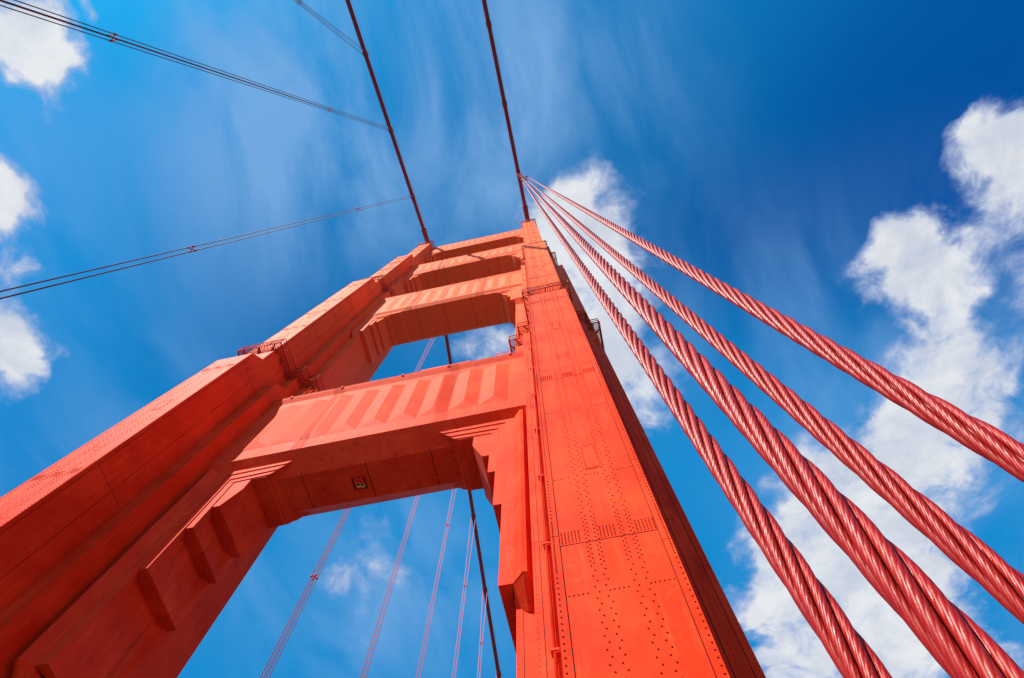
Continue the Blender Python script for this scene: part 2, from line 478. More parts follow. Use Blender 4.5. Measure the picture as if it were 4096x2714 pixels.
SEAM = [None]
def front_pattern(px0, seams, rv, seg, cx, y, z0, z1, fine):
    """plates, lap seams and rivets of one front face"""
    t = 0.028
    # edge angles along both corners
    for s in (-1, 1):
        x0, x1 = sorted((cx + s * 1.37, cx + s * 1.598))
        zz = [z0] + [z - 0.46 * s for z in SPL[seg] if z0 + 1 < z < z1 - 1] + [z1]
        for a, b_ in zip(zz, zz[1:]):
            px0.box(x0, x1, y - t, y + 0.01, a + 0.012, b_ - 0.012)
    # face plates between the splices
    zz = [z0] + [z for z in SPL[seg] if z0 < z < z1] + [z1]
    for a, b_ in zip(zz, zz[1:]):
        px0.box(cx - 1.345, cx + 1.345, y - t * 0.7, y + 0.01, a + 0.02, b_ - 0.02)
    sm = SEAM[0]
    for q in zz[1:-1]:
        sm.box(cx - 1.345, cx + 1.345, y - 0.006, y + 0.01, q - 0.02, q + 0.02)
    for s in (-1, 1):
        sm.box(*sorted((cx + s * 1.346, cx + s * 1.369)), y - 0.005, y + 0.01, z0 + 0.02, z1 - 0.02)
    yf = y - t
    yp = y - t * 0.7
    far = z0 > 60
    r = 0.027 if not far else 0.036
    n = 6 if not far else 4
    dens = lambda z: any(abs(z - s_) < 1.15 for s_ in SPL[seg])
    # edge columns
    for s in (-1, 1):
        z = z0 + 0.1
        while z < z1 - 0.05:
            rv.dome((cx + s * 1.53, yf, z), '-y', r, r * 1.0, n)
            z += 0.095 if dens(z) else 0.19
    # staggered double columns at the inner webs
    for u0, u1 in ((-0.62, -0.54), (-0.35, -0.27), (0.35, 0.43), (0.64, 0.72)):
        z = z0 + 0.15; k = 0
        while z < z1 - 0.1:
            rv.dome((cx + (u0 if k % 2 else u1), yp, z), '-y', r, r * 1.0, n)
            z += 0.095 if dens(z) else (0.19 if not far else 0.3)
            k += 1
    # rows at the diaphragms
    zr = z0 + 5.35 if seg else 0.62
    rows = frange(zr, z1 - 0.5, 5.35)
    for z in rows:
        if dens(z): continue
        for a, b_ in ((-1.28, -0.72), (-0.17, 0.25), (0.82, 1.32)):
            for u in frange(a, b_, 0.115):
                rv.dome((cx + u, yp, z), '-y', r, r * 1.0, n)
    # rivet fields above each splice
    for zs in SPL[seg]:
        if not z0 < zs < z1: continue
        for a, b_ in ((-1.29, -0.72), (-0.19, 0.27), (0.82, 1.34)):
            for u in frange(a, b_, 0.098):
                for k in range(6 if not far else 7):
                    rv.dome((cx + u, yp, zs + 0.10 + k * (0.092 if not far else 0.13)), '-y', r, r * 1.0, n)
    # hand-hole patches
    for zp in [z_ for z_ in (17.0, 34.6, 55.0, 63.0, 92.0, 106.0) if z0 < z_ < z1]:
        h = 1.7
        px0.box(cx - 0.22, cx + 0.34, yp - 0.02, yp + 0.006, zp, zp + h)
        for z in frange(zp + 0.09, zp + h, 0.15):
            for u in (-0.17, 0.29):
                rv.dome((cx + u, yp - 0.02, z), '-y', r, r * 1.0, n)
        for u in frange(-0.1, 0.25, 0.08):
            for z in (zp + 0.07, zp + h - 0.07):
                rv.dome((cx + u, yp - 0.02, z), '-y', r, r * 1.0, n)
    for zp in [z_ for z_ in (28.6, 69.0, 98.0, 112.0) if z0 < z_ < z1]:
        for u in (-0.3, -0.22, 0.22, 0.30):
            for k in range(7):
                rv.dome((cx + u, yp, zp + k * 0.17), '-y', r, r * 1.0, n)
        for u in (-0.1, 0, 0.1):
            for k in (2, 4):
                rv.dome((cx + u, yp, zp + k * 0.17), '-y', r, r * 1.0, n)

def make_leg(cx, s_in):
    """s_in = +1 when the road lies towards +x"""
    leg = part_empty('tower_leg', tower)
    b = MB()
    b.extrude(stepped(YF1, H1, BOT), 'x', cx - A1, cx + A1)
    b.build('leg_shaft', M_STEEL, leg)
    b = MB()
    b.extrude(stepped([13.15, 14.12], [45.95, 103.6], BOT), 'x', cx - A2, cx - A1 + 0.01)
    b.extrude(stepped([13.15, 14.12], [45.95, 103.6], BOT), 'x', cx + A1 - 0.01, cx + A2)
    b.build('side_shaft', M_STEEL, leg)
    b = MB()
    b.extrude(stepped([15.5, 15.2], [47.0, 87.6], BOT) if False else [(15.45, BOT), (15.45, 47.0), (15.2, 47.2), (15.2, 87.6), (2 * YC - 15.2, 87.6), (2 * YC - 15.2, 47.2), (2 * YC - 15.45, 47.0), (2 * YC - 15.45, BOT)], 'x', cx - A3, cx - A2 + 0.01)
    b.extrude([(15.45, BOT), (15.45, 47.0), (15.2, 47.2), (15.2, 87.6), (2 * YC - 15.2, 87.6), (2 * YC - 15.2, 47.2), (2 * YC - 15.45, 47.0), (2 * YC - 15.45, BOT)], 'x', cx + A2 - 0.01, cx + A3)
    b.build('outer_shaft', M_STEEL, leg)
    # riveted face plates
    pl, rv = MB(), MB()
    SEAM[0] = sm = MB()
    z0s = [-1.0] + [h + 1.6 for h in H1[:-1]]
    for seg in range(4):
        front_pattern(pl, None, rv, seg, cx, YF1[seg], z0s[seg], H1[seg] - 0.05, True)
    # second and third steps: corner angles with one rivet column each
    for (a0, a1, y0, za, zb) in ((A1, A2, 13.15, -1, 45.8), (A1, A2, 14.12, 48, 103.4), (A2, A3, 15.45, -1, 46.8), (A2, A3, 15.2, 48, 87.4)):
        for s in (-1, 1):
            xe0, xe1 = sorted((cx + s * (a1 - 0.002), cx + s * (a1 - 0.26)))
            zc_ = [za] + [z for z in frange(za + 6.3, zb - 2, 12.6)] + [zb]
            for p, q in zip(zc_, zc_[1:]):
                pl.box(xe0, xe1, y0 - 0.014, y0 + 0.01, p + 0.014, q - 0.014)
            z = za + 0.1
            while z < zb:
                dn_ = any(abs(z - q) < 1.1 for q in zc_)
                rv.dome((cx + s * (a1 - 0.09), y0 - 0.014, z), '-y', 0.0225, 0.018, 5)
                if dn_ and abs(z - min(zc_, key=lambda q: abs(q - z))) < 0.6:
                    for k in (0.36, 0.46, 0.56, 0.72, 0.82):
                        rv.dome((cx + s * (a1 - k), y0, z), '-y', 0.0225, 0.018, 5)
                z += 0.095 if dn_ else 0.2
    # road-facing side: laps, seams and rivets
    nrm = '+x' if s_in > 0 else '-x'
    for seg in range(4):
        y0, y1 = YF1[seg], 13.1 if seg == 0 else (14.1 if seg < 3 else 15.0)
        xs = cx + s_in * A1
        za, zb = z0s[seg], H1[seg]
        pl.box(*sorted((xs - 0.01 * s_in, xs + 0.012 * s_in)), y0 + 0.002, y0 + 0.22, za, zb - 0.1)
        zz = [za] + [z + 1.2 for z in SPL[seg] if za < z < zb - 2] + [zb]
        for q in zz[1:-1]:
            sm.box(*sorted((xs - 0.01 * s_in, xs + 0.006 * s_in)), y0 + 0.26, y1 - 0.01, q - 0.019, q + 0.019)
        sm.box(*sorted((xs - 0.01 * s_in, xs + 0.005 * s_in)), y0 + 0.222, y0 + 0.248, za + 0.02, zb - 0.2)
        if y1 > y0 + 2.0:
            sm.box(*sorted((xs - 0.01 * s_in, xs + 0.005 * s_in)), y0 + 1.902, y0 + 1.928, za + 0.02, zb - 0.2)
        for p, q in zip(zz, zz[1:]):
            pl.box(*sorted((xs - 0.01 * s_in, xs + 0.010 * s_in)), y0 + 0.25, min(y1, y0 + 1.9), p + 0.02, q - 0.02)
            pl.box(*sorted((xs - 0.01 * s_in, xs + 0.014 * s_in)), min(y1, y0 + 1.93), y1, p + 0.02, q - 0.02)
        xr = xs + 0.012 * s_in
        for yy, st in ((y0 + 0.12, 0.19), (y0 + 1.0, 0.19), (y0 + 1.75, 0.38), (y1 - 0.15, 0.19)):
            if yy > y1: continue
            z = za
            while z < zb - 0.3:
                dn_ = any(abs(z - q - 1.2) < 1.1 for q in SPL[seg])
                rv.dome((xr, yy, z), nrm, 0.0225, 0.018, 5)
                z += st * (0.5 if dn_ else 1)
        for q in SPL[seg]:
            if not za < q < zb: continue
            for yy in frange(y0 + 0.3, y1 - 0.2, 0.10):
                if (yy * 1.7) % 1.0 < 0.35: continue
                for k in range(6):
                    rv.dome((xr, yy, q + 1.3 + k * 0.1), nrm, 0.0225, 0.018, 4)
    for (a1, y0, y1, za, zb) in ((A2, 13.15, 15.4, -1, 45.8), (A2, 14.12, 15.15, 48, 103), (A3, 15.45, 18.2, -1, 18), (A3, 15.2, 18.5, 48, 66)):
        xs = cx + s_in * a1
        for yy in (y0 + 0.12, (y0 + y1) / 2, y1 - 0.12):
            for z in frange(za, zb, 0.21):
                rv.dome((xs, yy, z), nrm, 0.0225, 0.018, 5)
        zz = [za] + frange(za + 7.4, zb - 1, 12.6) + [zb]
        for p, q in zip(zz, zz[1:]):
            pl.box(*sorted((xs - 0.01 * s_in, xs + 0.010 * s_in)), y0 + 0.26, y1 - 0.26, p + 0.02, q - 0.02)
    # rear strip below the brackets
    for (a0, a1, y0, za, zb) in ((A1, A2, 13.15, -1, 45.8), (A2, A3, 15.45, -1, 46.8), (A1, A2, 14.12, 48, 103.4), (A2, A3, 15.2, 48, 87.4)):
        for s in (-1, 1):
            for q in frange(za + 6.3, zb - 2, 12.6):
                sm.box(*sorted((cx + s * (a1 - 0.01), cx + s * (a0 + 0.05))), y0 - 0.005, y0 + 0.01, q - 0.016, q + 0.016)
            sm.box(*sorted((cx + s * (a1 - 0.285), cx + s * (a1 - 0.262))), y0 - 0.004, y0 + 0.01, za + 0.02, zb - 0.02)
    sm.build('plate_seam', M_JOINT, leg)  # dark strips painted as the shade in the plate gaps
    pl.build('face_plate', M_STEEL, leg)
    rv.build('rivet_pattern', M_RIVET, leg)
    # saddle housing on the head of the leg
    b = MB()
    b.extrude([(13.6, 148.0), (13.9, 149.2), (14.9, 150.6), (18.9, 150.6), (19.9, 149.2), (20.2, 148.0)], 'x', cx - 1.15, cx + 1.15)
    b.build('cable_saddle', M_STEEL, leg)
    return leg

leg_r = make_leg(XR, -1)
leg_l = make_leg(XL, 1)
leg_r['label'] = 'near leg rising at the right, its wide front face lit orange'
leg_l['label'] = 'far leg at the left, its road side in deep red shade'

# conduit on the near leg
b = MB()
cxp = XR - 2.11
b.tube([(cxp, 12.98, -1), (cxp, 12.98, 45.7), (cxp, 13.4, 47.2), (cxp + 0.03, 13.95, 47.6), (cxp + 0.03, 13.95, 103.0)], 0.055, 8)
for z in frange(3.2, 102, 4.75):
    yy = 12.98 if z < 46 else 13.95
    b.box(cxp - 0.12, cxp + 0.14, yy - 0.07, yy + 0.17, z, z + 0.07)
    b.tube([(cxp - 0.02, yy - 0.02, z - 0.05), (cxp + 0.19, yy - 0.04, z - 0.05)], 0.022, 6)
b.build('conduit_pipe', M_DUCT, leg_r)

# ------------------------------------------------------------------ portal struts
def X_of(side, h):
    return XR - h if side == 'R' else XL + h

def prism_hz(mb, side, pts, y):
    p = [(X_of(side, h), z) for h, z in pts]
    mb.extrude(p, 'y', y, 2 * YC - y)

STRUTS = [
    dict(hin=A2 - 0.3, lip=(14.15, 44.4), lt=0.16, lb=(14.40, 43.70), wall=14.40, ft=(14.40, 33.70), so=(15.60, 32.32), seam=9.40, n=9, rz=(35.25, 42.6), rd=0.23, ap=0.85, strip=34.3),
    dict(hin=A2 - 0.3, lip=(14.24, 84.85), lt=0.2, lb=(14.48, 83.75), wall=14.48, ft=(14.36, 75.05), so=(14.72, 74.42), seam=9.87, n=10, rz=(75.75, 83.3), rd=0.155, ap=0.9, strip=None),
    dict(hin=A1 - 0.1, lip=(14.26, 117.6), lt=0.25, lb=(14.52, 116.0), wall=14.52, ft=(14.42, 109.9), so=(14.80, 108.95), seam=9.48, n=12, rz=(110.3, 115.6), rd=0.14, ap=0.7, strip=None),
    dict(hin=A1 - 0.1, lip=(14.22, 147.2), lt=0.3, lb=(14.46, 145.4), wall=14.46, ft=(14.40, 140.9), so=(14.80, 139.35), seam=9.4, n=14, rz=(141.3, 145.0), rd=0.15, ap=0.5, strip=None),
]
BR = [
    [(14.83, [(3.72, 32.74), (8.46, 32.87), (9.28, 33.68), (3.72, 33.68)]),
     (14.90, [(4.2, 32.2), (7.96, 32.38), (8.43, 32.85), (4.2, 32.85)]),
     (14.97, [(4.2, 31.8), (7.58, 32.02), (8.2, 32.62), (4.2, 32.62)]),
     (15.03, [(4.2, 29.13), (5.68, 29.13), (6.36, 30.75), (6.37, 31.87), (7.35, 31.9), (7.8, 32.36), (4.2, 32.36)])],
    [(14.60, [(2.7, 67.5), (3.8, 67.5), (3.8, 73.9), (4.4, 74.75), (2.7, 74.75)]),
     (14.65, [(3.7, 67.4), (4.3, 67.4), (4.3, 73.72), (7.8, 74.02), (8.2, 74.5), (3.7, 74.5)]),
     (14.75, [(3.7, 70.1), (4.70, 70.1), (4.70, 73.4), (6.07, 73.55), (6.4, 74.0), (3.7, 74.0)]),
     (14.87, [(3.7, 71.9), (4.99, 71.9), (5.59, 73.2), (5.6, 73.62), (3.7, 73.62)])],
    [(14.62, [(1.7, 101.7), (2.9, 101.7), (2.9, 108.2), (3.3, 109.2), (1.7, 109.2)]),
     (14.72, [(2.8, 101.6), (3.28, 101.6), (3.28, 107.9), (6.83, 108.3), (7.2, 109.0), (2.8, 109.0)]),
     (14.82, [(2.8, 103.6), (3.68, 103.6), (3.68, 107.4), (5.1, 107.8), (5.4, 108.4), (2.8, 108.4)]),
     (14.92, [(2.8, 105.9), (3.99, 105.9), (4.59, 107.5), (4.6, 107.95), (2.8, 107.95)])],
    [(14.62, [(1.5, 132.0), (1.9, 132.0), (1.9, 138.7), (2.3, 139.6), (1.5, 139.6)]),
     (14.72, [(1.5, 132.4), (2.28, 132.4), (2.28, 138.4), (5.83, 138.9), (6.2, 139.5), (1.5, 139.5)]),
     (14.82, [(1.5, 134.6), (2.68, 134.6), (2.68, 137.9), (4.18, 138.3), (4.5, 138.9), (1.5, 138.9)]),
     (14.92, [(1.5, 136.8), (2.99, 136.8), (3.60, 138.1), (3.6, 138.5), (1.5, 138.5)])],
]
WORD = ['lowest and deepest cross strut with faceted ribs and stepped corner brackets', 'second cross strut from below, above the first window of sky',
        'third cross strut from below', 'topmost and thinnest cross strut against the sky']
for i, S in enumerate(STRUTS):
    st_o = part_empty('portal_strut', tower, WORD[i])
    lip, lb, ft, so = S['lip'], S['lb'], S['ft'], S['so']
    front = [(lip[0], lip[1]), (lip[0], lip[1] - S['lt']), lb, (S['wall'], ft[1] + (0.12 if i else 0.0)), ft, so]
    if i == 0:
        front = [(lip[0], lip[1]), (lip[0], lip[1] - S['lt']), lb, (14.40, 33.86), (14.33, 33.80), (14.33, 33.72), so]
    back = [(2 * YC - y, z) for y, z in reversed(front)]
    b = MB()
    b.extrude(front + back, 'x', XL + S['hin'], XR - S['hin'])
    if i == 0:
        # cut-out look: a dark sheet painted as the recess's shade, inside a rim
        pass
    b.build('strut_beam', M_STRUT, st_o)
    # faceted ribs, both faces
    span = (A2 if i < 2 else A1)
    pitch = {0: 2.15, 1: 1.91, 2: 1.70, 3: 1.49}[i]
    hw = pitch * 0.475
    z0, z1 = S['rz']
    w = S['wall']
    for sgn in (-1, 1):
        rb = MB()
        for k in range(S['n']):
            xc_ = XM + (k - (S['n'] - 1) / 2) * pitch
            yw = w if sgn < 0 else 2 * YC - w
            yr = yw + sgn * S['rd']
            yo = yw - sgn * 0.02
            vs = [(xc_ - hw, yw, z0), (xc_ + hw, yw, z0), (xc_ + 0.04, yr, z0 + S['ap']), (xc_ - hw, yw, z1), (xc_ + hw, yw, z1), (xc_ + 0.04, yr, z1 - S['rd'] * 0.3),
                  (xc_ - hw, yo, z0), (xc_ + hw, yo, z0), (xc_ - hw, yo, z1), (xc_ + hw, yo, z1)]
            rb.add(vs, [(0, 2, 1), (3, 4, 5), (0, 3, 5, 2), (2, 5, 4, 1), (0, 1, 7, 6), (3, 8, 9, 4), (6, 7, 9, 8), (0, 6, 8, 3), (1, 4, 9, 7)])
        # thin backing sheet joins the ribs of one face
        y0_, y1_ = sorted((w + 0.016, w + 0.10)) if sgn < 0 else sorted((2 * YC - w - 0.016, 2 * YC - w - 0.10))
        rb.box(XL + S['hin'] + 0.5, XR - S['hin'] - 0.5, y0_, y1_, z0 - 0.05, z1 + 0.05)
        rb.build('faceted_rib_panel', M_STRUT, st_o)
    # joints
    dy, dz = so[0] - ft[0], so[1] - ft[1]
    L_ = math.hypot(dy, dz)
    ny, nz = dz / L_, -dy / L_
    for xj in (XL + S['seam'], XM, XR - S['seam']):
        e = 0.004
        jb = MB()
        jb.extrude([(ft[0] + ny * e, ft[1] + nz * e + (0.02 if i == 0 else 0)), (so[0] + ny * e, so[1] + nz * e - e), (so[0], so[1] + 0.02), (ft[0] + 0.02, ft[1])], 'x', xj - 0.018, xj + 0.018)
        jb.box(xj - 0.022, xj + 0.022, so[0] + 0.002, 2 * YC - so[0] - 0.002, so[1] - 0.005, so[1] + 0.01)
        jb.build('plate_joint', M_JOINT, st_o)
    # lap seams of the wall plates between some ribs
    for k in range(1, S['n'], 2):
        xj = XM + (k - S['n'] / 2) * pitch
        jb = MB()
        jb.box(xj - 0.010, xj + 0.010, w - 0.006, w + 0.01, z0 - 0.9 if i == 0 else z0 - 0.3, lb[1] - 0.02)
        jb.build('lap_joint', M_JOINT, st_o)
    # coping rail with small brackets on the top lip
    cb = MB()
    cb.box(XL + S['hin'] + 0.2, XR - S['hin'] - 0.2, lip[0] - 0.03, lip[0] + 0.12, lip[1] + 0.003, lip[1] + 0.06)
    for k in range(5):
        xk = XL + 4.5 + k * 4.7 + random.uniform(-.6, .6)
        cb.box(xk, xk + 0.22, lip[0] - 0.08, lip[0] + 0.05, lip[1] - 0.12, lip[1] + 0.10)
    if i == 0:
        cb.box(XM + 2.0, XM + 6.3, lip[0] + 0.0, lip[0] + 0.5, lip[1] + 0.06, lip[1] + 0.45)
        for xx in (XL + 5.2, XR - 5.2):
            for q in (0, 0.55, 1.1):
                cb.tube([(xx + q, lip[0] + 0.05, lip[1]), (xx + q, lip[0] + 0.05, lip[1] + 0.95)], 0.03, 6)
            cb.tube([(xx, lip[0] + 0.05, lip[1] + 0.95), (xx + 1.1, lip[0] + 0.05, lip[1] + 0.95)], 0.03, 6)
    cb.build('coping', M_RAIL if i == 9 else M_STEEL, st_o)
    # brackets
    for side in 'LR':
        bb = MB()
        for (y, pts) in BR[i]:
            prism_hz(bb, side, pts, y)
        if i == 0:
            # lower lifts of the stepped bracket: the inner face is drawn in behind its front lip
            for (y, h0, h1, zb_, zn_, zt_) in ((14.83, 3.72, 4.33, 18.0, 23.7, 32.74), (14.90, 3.6, 4.79, 23.7, 27.07, 32.2), (14.97, 3.6, 5.23, 27.07, 29.13, 31.8)):
                def ring(rc_, z):
                    half = [(h0, y), (h1, y), (h1, y + 0.10), (h1 - rc_, y + 0.70)]
                    return [(X_of(side, h), q, z) for h, q in half] + [(X_of(side, h), 2 * YC - q, z) for h, q in reversed(half)]
                va, vb = ring(0.0, zb_), ring(0.38, zn_)
                n_ = len(va)
                sides = [(k, (k + 1) % n_, n_ + (k + 1) % n_, n_ + k) for k in range(n_)]
                bb.add(va + vb, [tuple(range(n_))] + sides)
                vc = ring(0.38, zt_)
                bb.add(vb + vc, [tuple(range(n_, 2 * n_))] + sides)
        if i == 0:
            plan = [(2.9, 15.6), (3.10, 14.40), (3.27, 14.36), (3.74, 14.83), (3.9, 15.6)]
            zt = 33.2
            for flip in (0, 1):
                pp = [(X_of(side, h), (2 * YC - y) if flip else y) for h, y in plan]
                bb.extrude(pp, 'z', 18.0, zt)
            # tapered foot
            for flip in (0, 1):
                yy = (lambda v: 2 * YC - v) if flip else (lambda v: v)
                x0, x1, x2 = X_of(side, 3.0), X_of(side, 3.75), X_of(side, 4.30)
                top = [(X_of(side, 3.08), yy(14.43), 18.002), (X_of(side, 3.27), yy(14.38), 18.002), (X_of(side, 3.76), yy(14.86), 18.002), (X_of(side, 3.76), yy(15.58), 18.002), (X_of(side, 3.0), yy(15.58), 18.002)]
                bot = [(X_of(side, 3.08), yy(15.43), 17.05), (X_of(side, 3.27), yy(15.40), 17.05), (X_of(side, 3.76), yy(15.56), 17.35), (X_of(side, 3.76), yy(15.58), 17.35), (X_of(side, 3.0), yy(15.58), 17.05)]
                bb.add(top + bot, [(0, 1, 2, 3, 4), (9, 8, 7, 6, 5)] + [(k, (k + 1) % 5, 5 + (k + 1) % 5, 5 + k) for k in range(5)])
        else:
            # outer column of the bracket tapers back into the leg
            h0 = {1: 3.8, 2: 2.9, 3: 1.9}[i]
            zb = BR[i][0][1][0][1]
            hi_ = h0 - (0.9 if i < 3 else 0.3)
            yb = BR[i][0][0]
            for flip in (0, 1):
                yy = (lambda v: 2 * YC - v) if flip else (lambda v: v)
                bb.extrude([(yy(yb + 0.01), zb + 0.01), (yy(yb + 0.6), zb + 0.01), (yy(yb + 0.6), zb - 0.9)], 'x', *sorted((X_of(side, hi_), X_of(side, h0 - 0.02))))
        bb.build('corner_bracket', M_STRUT, st_o)

# access hatch with twin floodlights under the lowest strut
lowest = [o for o in tower.children if o.name.startswith('portal_strut')][0]
b = MB()
hx0, hx1, hy0, hy1, hz = -14.42, -13.53, 16.47, 17.37, 32.32
b.box(hx0, hx1, hy0, hy1, hz - 0.012, hz + 0.01)  # flat dark sheet, the recess's shade put into its colour
b.build('hatch_recess_shade', M_JOINT, lowest)
b = MB()
for (x0, x1, y0, y1) in ((hx0 - 0.04, hx1 + 0.04, hy0 - 0.04, hy0), (hx0 - 0.04, hx1 + 0.04, hy1, hy1 + 0.04), (hx0 - 0.04, hx0, hy0, hy1), (hx1, hx1 + 0.04, hy0, hy1)):
    b.box(x0, x1, y0, y1, hz - 0.05, hz + 0.01)
b.box(hx0 + 0.12, hx1 - 0.10, hy0 + 0.05, hy1 - 0.06, hz - 0.03, hz - 0.014)
b.build('hatch_frame', M_STEEL, lowest)
for lx, ly in ((-14.0, 17.0), (-13.75, 17.05)):
    f = bpy.data.objects
    b = MB()
    b.tube([(lx, ly + 0.12, hz - 0.03), (lx, ly + 0.02, hz - 0.10), (lx, ly - 0.03, hz - 0.2)], 0.11, 12, r2=0.13)
    b.tube([(lx, ly + 0.12, hz - 0.01), (lx, ly + 0.12, hz - 0.05)], 0.03, 6)
    b.build('floodlight', M_LAMP, lowest)
    b = MB()
    b.tube([(lx, ly - 0.03, hz - 0.201), (lx, ly - 0.032, hz - 0.215)], 0.112, 12)
    b.build('lamp_lens', M_GLASS, lowest)

# ------------------------------------------------------------------ walkways round the legs
def ring_outline(cx, seg, d):
    y1 = YF1[seg]
    y2 = 13.15 if seg == 0 else 14.12
    y3 = 15.2
    q = [(A1 + d, y1 - d)]
    if seg <= 2:
        q += [(A1 + d, y2 - d), (A2 + d, y2 - d)]
    if seg <= 1:
        q += [(A2 + d, y3 - d), (A3 + d, y3 - d)]
    right = [(cx + h, y) for h, y in q]
    rear = [(cx + h, 2 * YC - y) for h, y in reversed(q)]
    left_r = [(cx - h, 2 * YC - y) for h, y in q]
    left_f = [(cx - h, y) for h, y in reversed(q)]
    return right + rear + left_r + left_f

def walkway(leg, cx, seg, zf, dd=0.55, hgt=1.15):
    o = ring_outline(cx, seg, dd)
    inn = ring_outline(cx, seg, 0.02)
    b = MB()
    n = len(o)
    for k in range(n):
        a, c = Vector((*o[k], 0)), Vector((*o[(k + 1) % n], 0))
        for hz_ in (0.06, 0.58, hgt):
            b.tube([(a.x, a.y, zf + hz_), (c.x, c.y, zf + hz_)], 0.045 if hz_ > 1 else 0.032, 6)
        L = (c - a).length
        m_ = max(1, round(L / 1.1))
        for j in range(m_):
            p = a.lerp(c, j / m_)
            b.tube([(p.x, p.y, zf - 0.02), (p.x, p.y, zf + hgt)], 0.035, 6)
    b.build('railing', M_RAIL, leg)
    g = MB()
    for k in range(n):
        a, c = o[k], o[(k + 1) % n]
        ia, ic = inn[k], inn[(k + 1) % n]
        L = math.hypot(c[0] - a[0], c[1] - a[1])
        m_ = max(2, int(L / 0.16))
        for j in range(m_):
            t0, t1 = j / m_, (j + 0.45) / m_
            p = [(a[0] + (c[0] - a[0]) * t0, a[1] + (c[1] - a[1]) * t0), (a[0] + (c[0] - a[0]) * t1, a[1] + (c[1] - a[1]) * t1),
                 (ia[0] + (ic[0] - ia[0]) * t1, ia[1] + (ic[1] - ia[1]) * t1), (ia[0] + (ic[0] - ia[0]) * t0, ia[1] + (ic[1] - ia[1]) * t0)]
            g.extrude(p, 'z', zf - 0.05, zf)
        # toe plate
        g.tube([(a[0], a[1], zf - 0.04), (c[0], c[1], zf - 0.04)], 0.05, 4)
        # knee brackets
        for t_ in ((0.5,) if L < 2 else (0.12, 0.5, 0.88)):
            mx, my = a[0] + (c[0] - a[0]) * t_, a[1] + (c[1] - a[1]) * t_
            ix, iy = ia[0] + (ic[0] - ia[0]) * t_, ia[1] + (ic[1] - ia[1]) * t_
            ux, uy = (c[0] - a[0]) / L * 0.05, (c[1] - a[1]) / L * 0.05
            vs = []
            for s_ in (-1, 1):
                vs += [(mx + ux * s_, my + uy * s_, zf - 0.02), (ix + ux * s_, iy + uy * s_, zf - 0.02), (ix + ux * s_, iy + uy * s_, zf - 0.75), (mx + ux * s_, my + uy * s_, zf - 0.16)]
            g.add(vs, [(0, 1, 2, 3), (7, 6, 5, 4), (0, 4, 5, 1), (1, 5, 6, 2), (2, 6, 7, 3), (3, 7, 4, 0)])
    g.build('walkway_grating', M_RAIL, leg)

for leg, cx in ((leg_l, XL), (leg_r, XR)):
    walkway(leg, cx, 1, 50.3)
    walkway(leg, cx, 2, 91.0, 0.45)
    walkway(leg, cx, 3, 148.1, 0.35, 1.6)

# ------------------------------------------------------------------ main cables
FRONT = [(-260, 62.0), (-150, 90.5), (-100, 107.6), (-60, 122.7), (-40, 130.4), (-20, 138.4), (0, 146.6), (8, 149.9), (13, 151.9), (16.87, 152.6)]
BACK = [(20.5, 151.9), (26, 149.6), (37.8, 143.6), (44, 140.2), (58.5, 131.0), (72.9, 122.2), (92.2, 111.2), (108.5, 102.6), (128, 93.0), (180, 68), (260, 36)]
CP = FRONT + BACK
def cable_z(y):
    for (a, za), (b_, zb) in zip(CP, CP[1:]):
        if a <= y <= b_:
            return za + (zb - za) * (y - a) / (b_ - a)
    return CP[-1][1]
HANG = [-61.0, -45.9, -30.7, -15.3, 0.45, 32.9, 47.8, 62.6, 77.4, 92.2, 108.6]
def dense_path(x, y0, y1, dz=0.0, step=2.5, dx=0.0):
    n = int((y1 - y0) / step)
    return [(x + dx, y0 + (y1 - y0) * i / n, cable_z(y0 + (y1 - y0) * i / n) + dz) for i in range(n + 1)]

for cx, lab in ((XL, 'dark red main cable running up to the head of the left leg'), (XR, 'dark red main cable above the right leg, with four thick ropes hanging from it')):
    c = thing('main_cable', lab, 'cable', (cx, YC, 152.6), 'main suspension cables')
    b = MB(); b.tube(dense_path(cx, -260, 260), 0.46, 20)
    b.build('cable_strand', M_CABLE, c)
    for k, (ya, yb) in enumerate(((9.3, 13.2), (20.6, 24.4))):
        b = MB(); b.tube(dense_path(cx, ya, yb, step=0.8), 0.60, 20)
        ye = ya if k == 0 else yb
        b.tube(dense_path(cx, ye - 0.35, ye + 0.35, step=0.3), 0.68, 20)
        for q in range(6):
            t_ = ya + 0.4 + q * 0.55
            b.box(cx - 0.66, cx - 0.58, t_, t_ + 0.16, cable_z(t_) - 0.3, cable_z(t_) + 0.1)
        b.build('splay_sleeve', M_CABLE, c)
    for y in HANG:
        b = MB()
        b.tube(dense_path(cx, y - 0.5, y + 0.5, step=0.3), 0.52, 20)
        for q in (-0.46, 0.46):
            b.tube(dense_path(cx, y + q - 0.06, y + q + 0.06, step=0.06), 0.57, 20)
        for q in (-0.3, 0, 0.3):
            b.box(cx - 0.60, cx + 0.60, y + q - 0.04, y + q + 0.04, cable_z(y + q) - 0.12, cable_z(y + q) + 0.02)
        b.build('cable_band', M_CABLE, c)
    for s in (-1, 1):
        b = MB()
        b.tube(dense_path(cx, -260, 11, 1.15, 4, s * 0.62), 0.018, 5)
        b.tube(dense_path(cx, 22, 260, 1.15, 4, s * 0.62), 0.018, 5)
        for y in HANG:
            b.tube([(cx + s * 0.5, y, cable_z(y)), (cx + s * 0.62, y, cable_z(y) + 1.15)], 0.02, 5)
        b.build('hand_rope', M_CABLE, c)

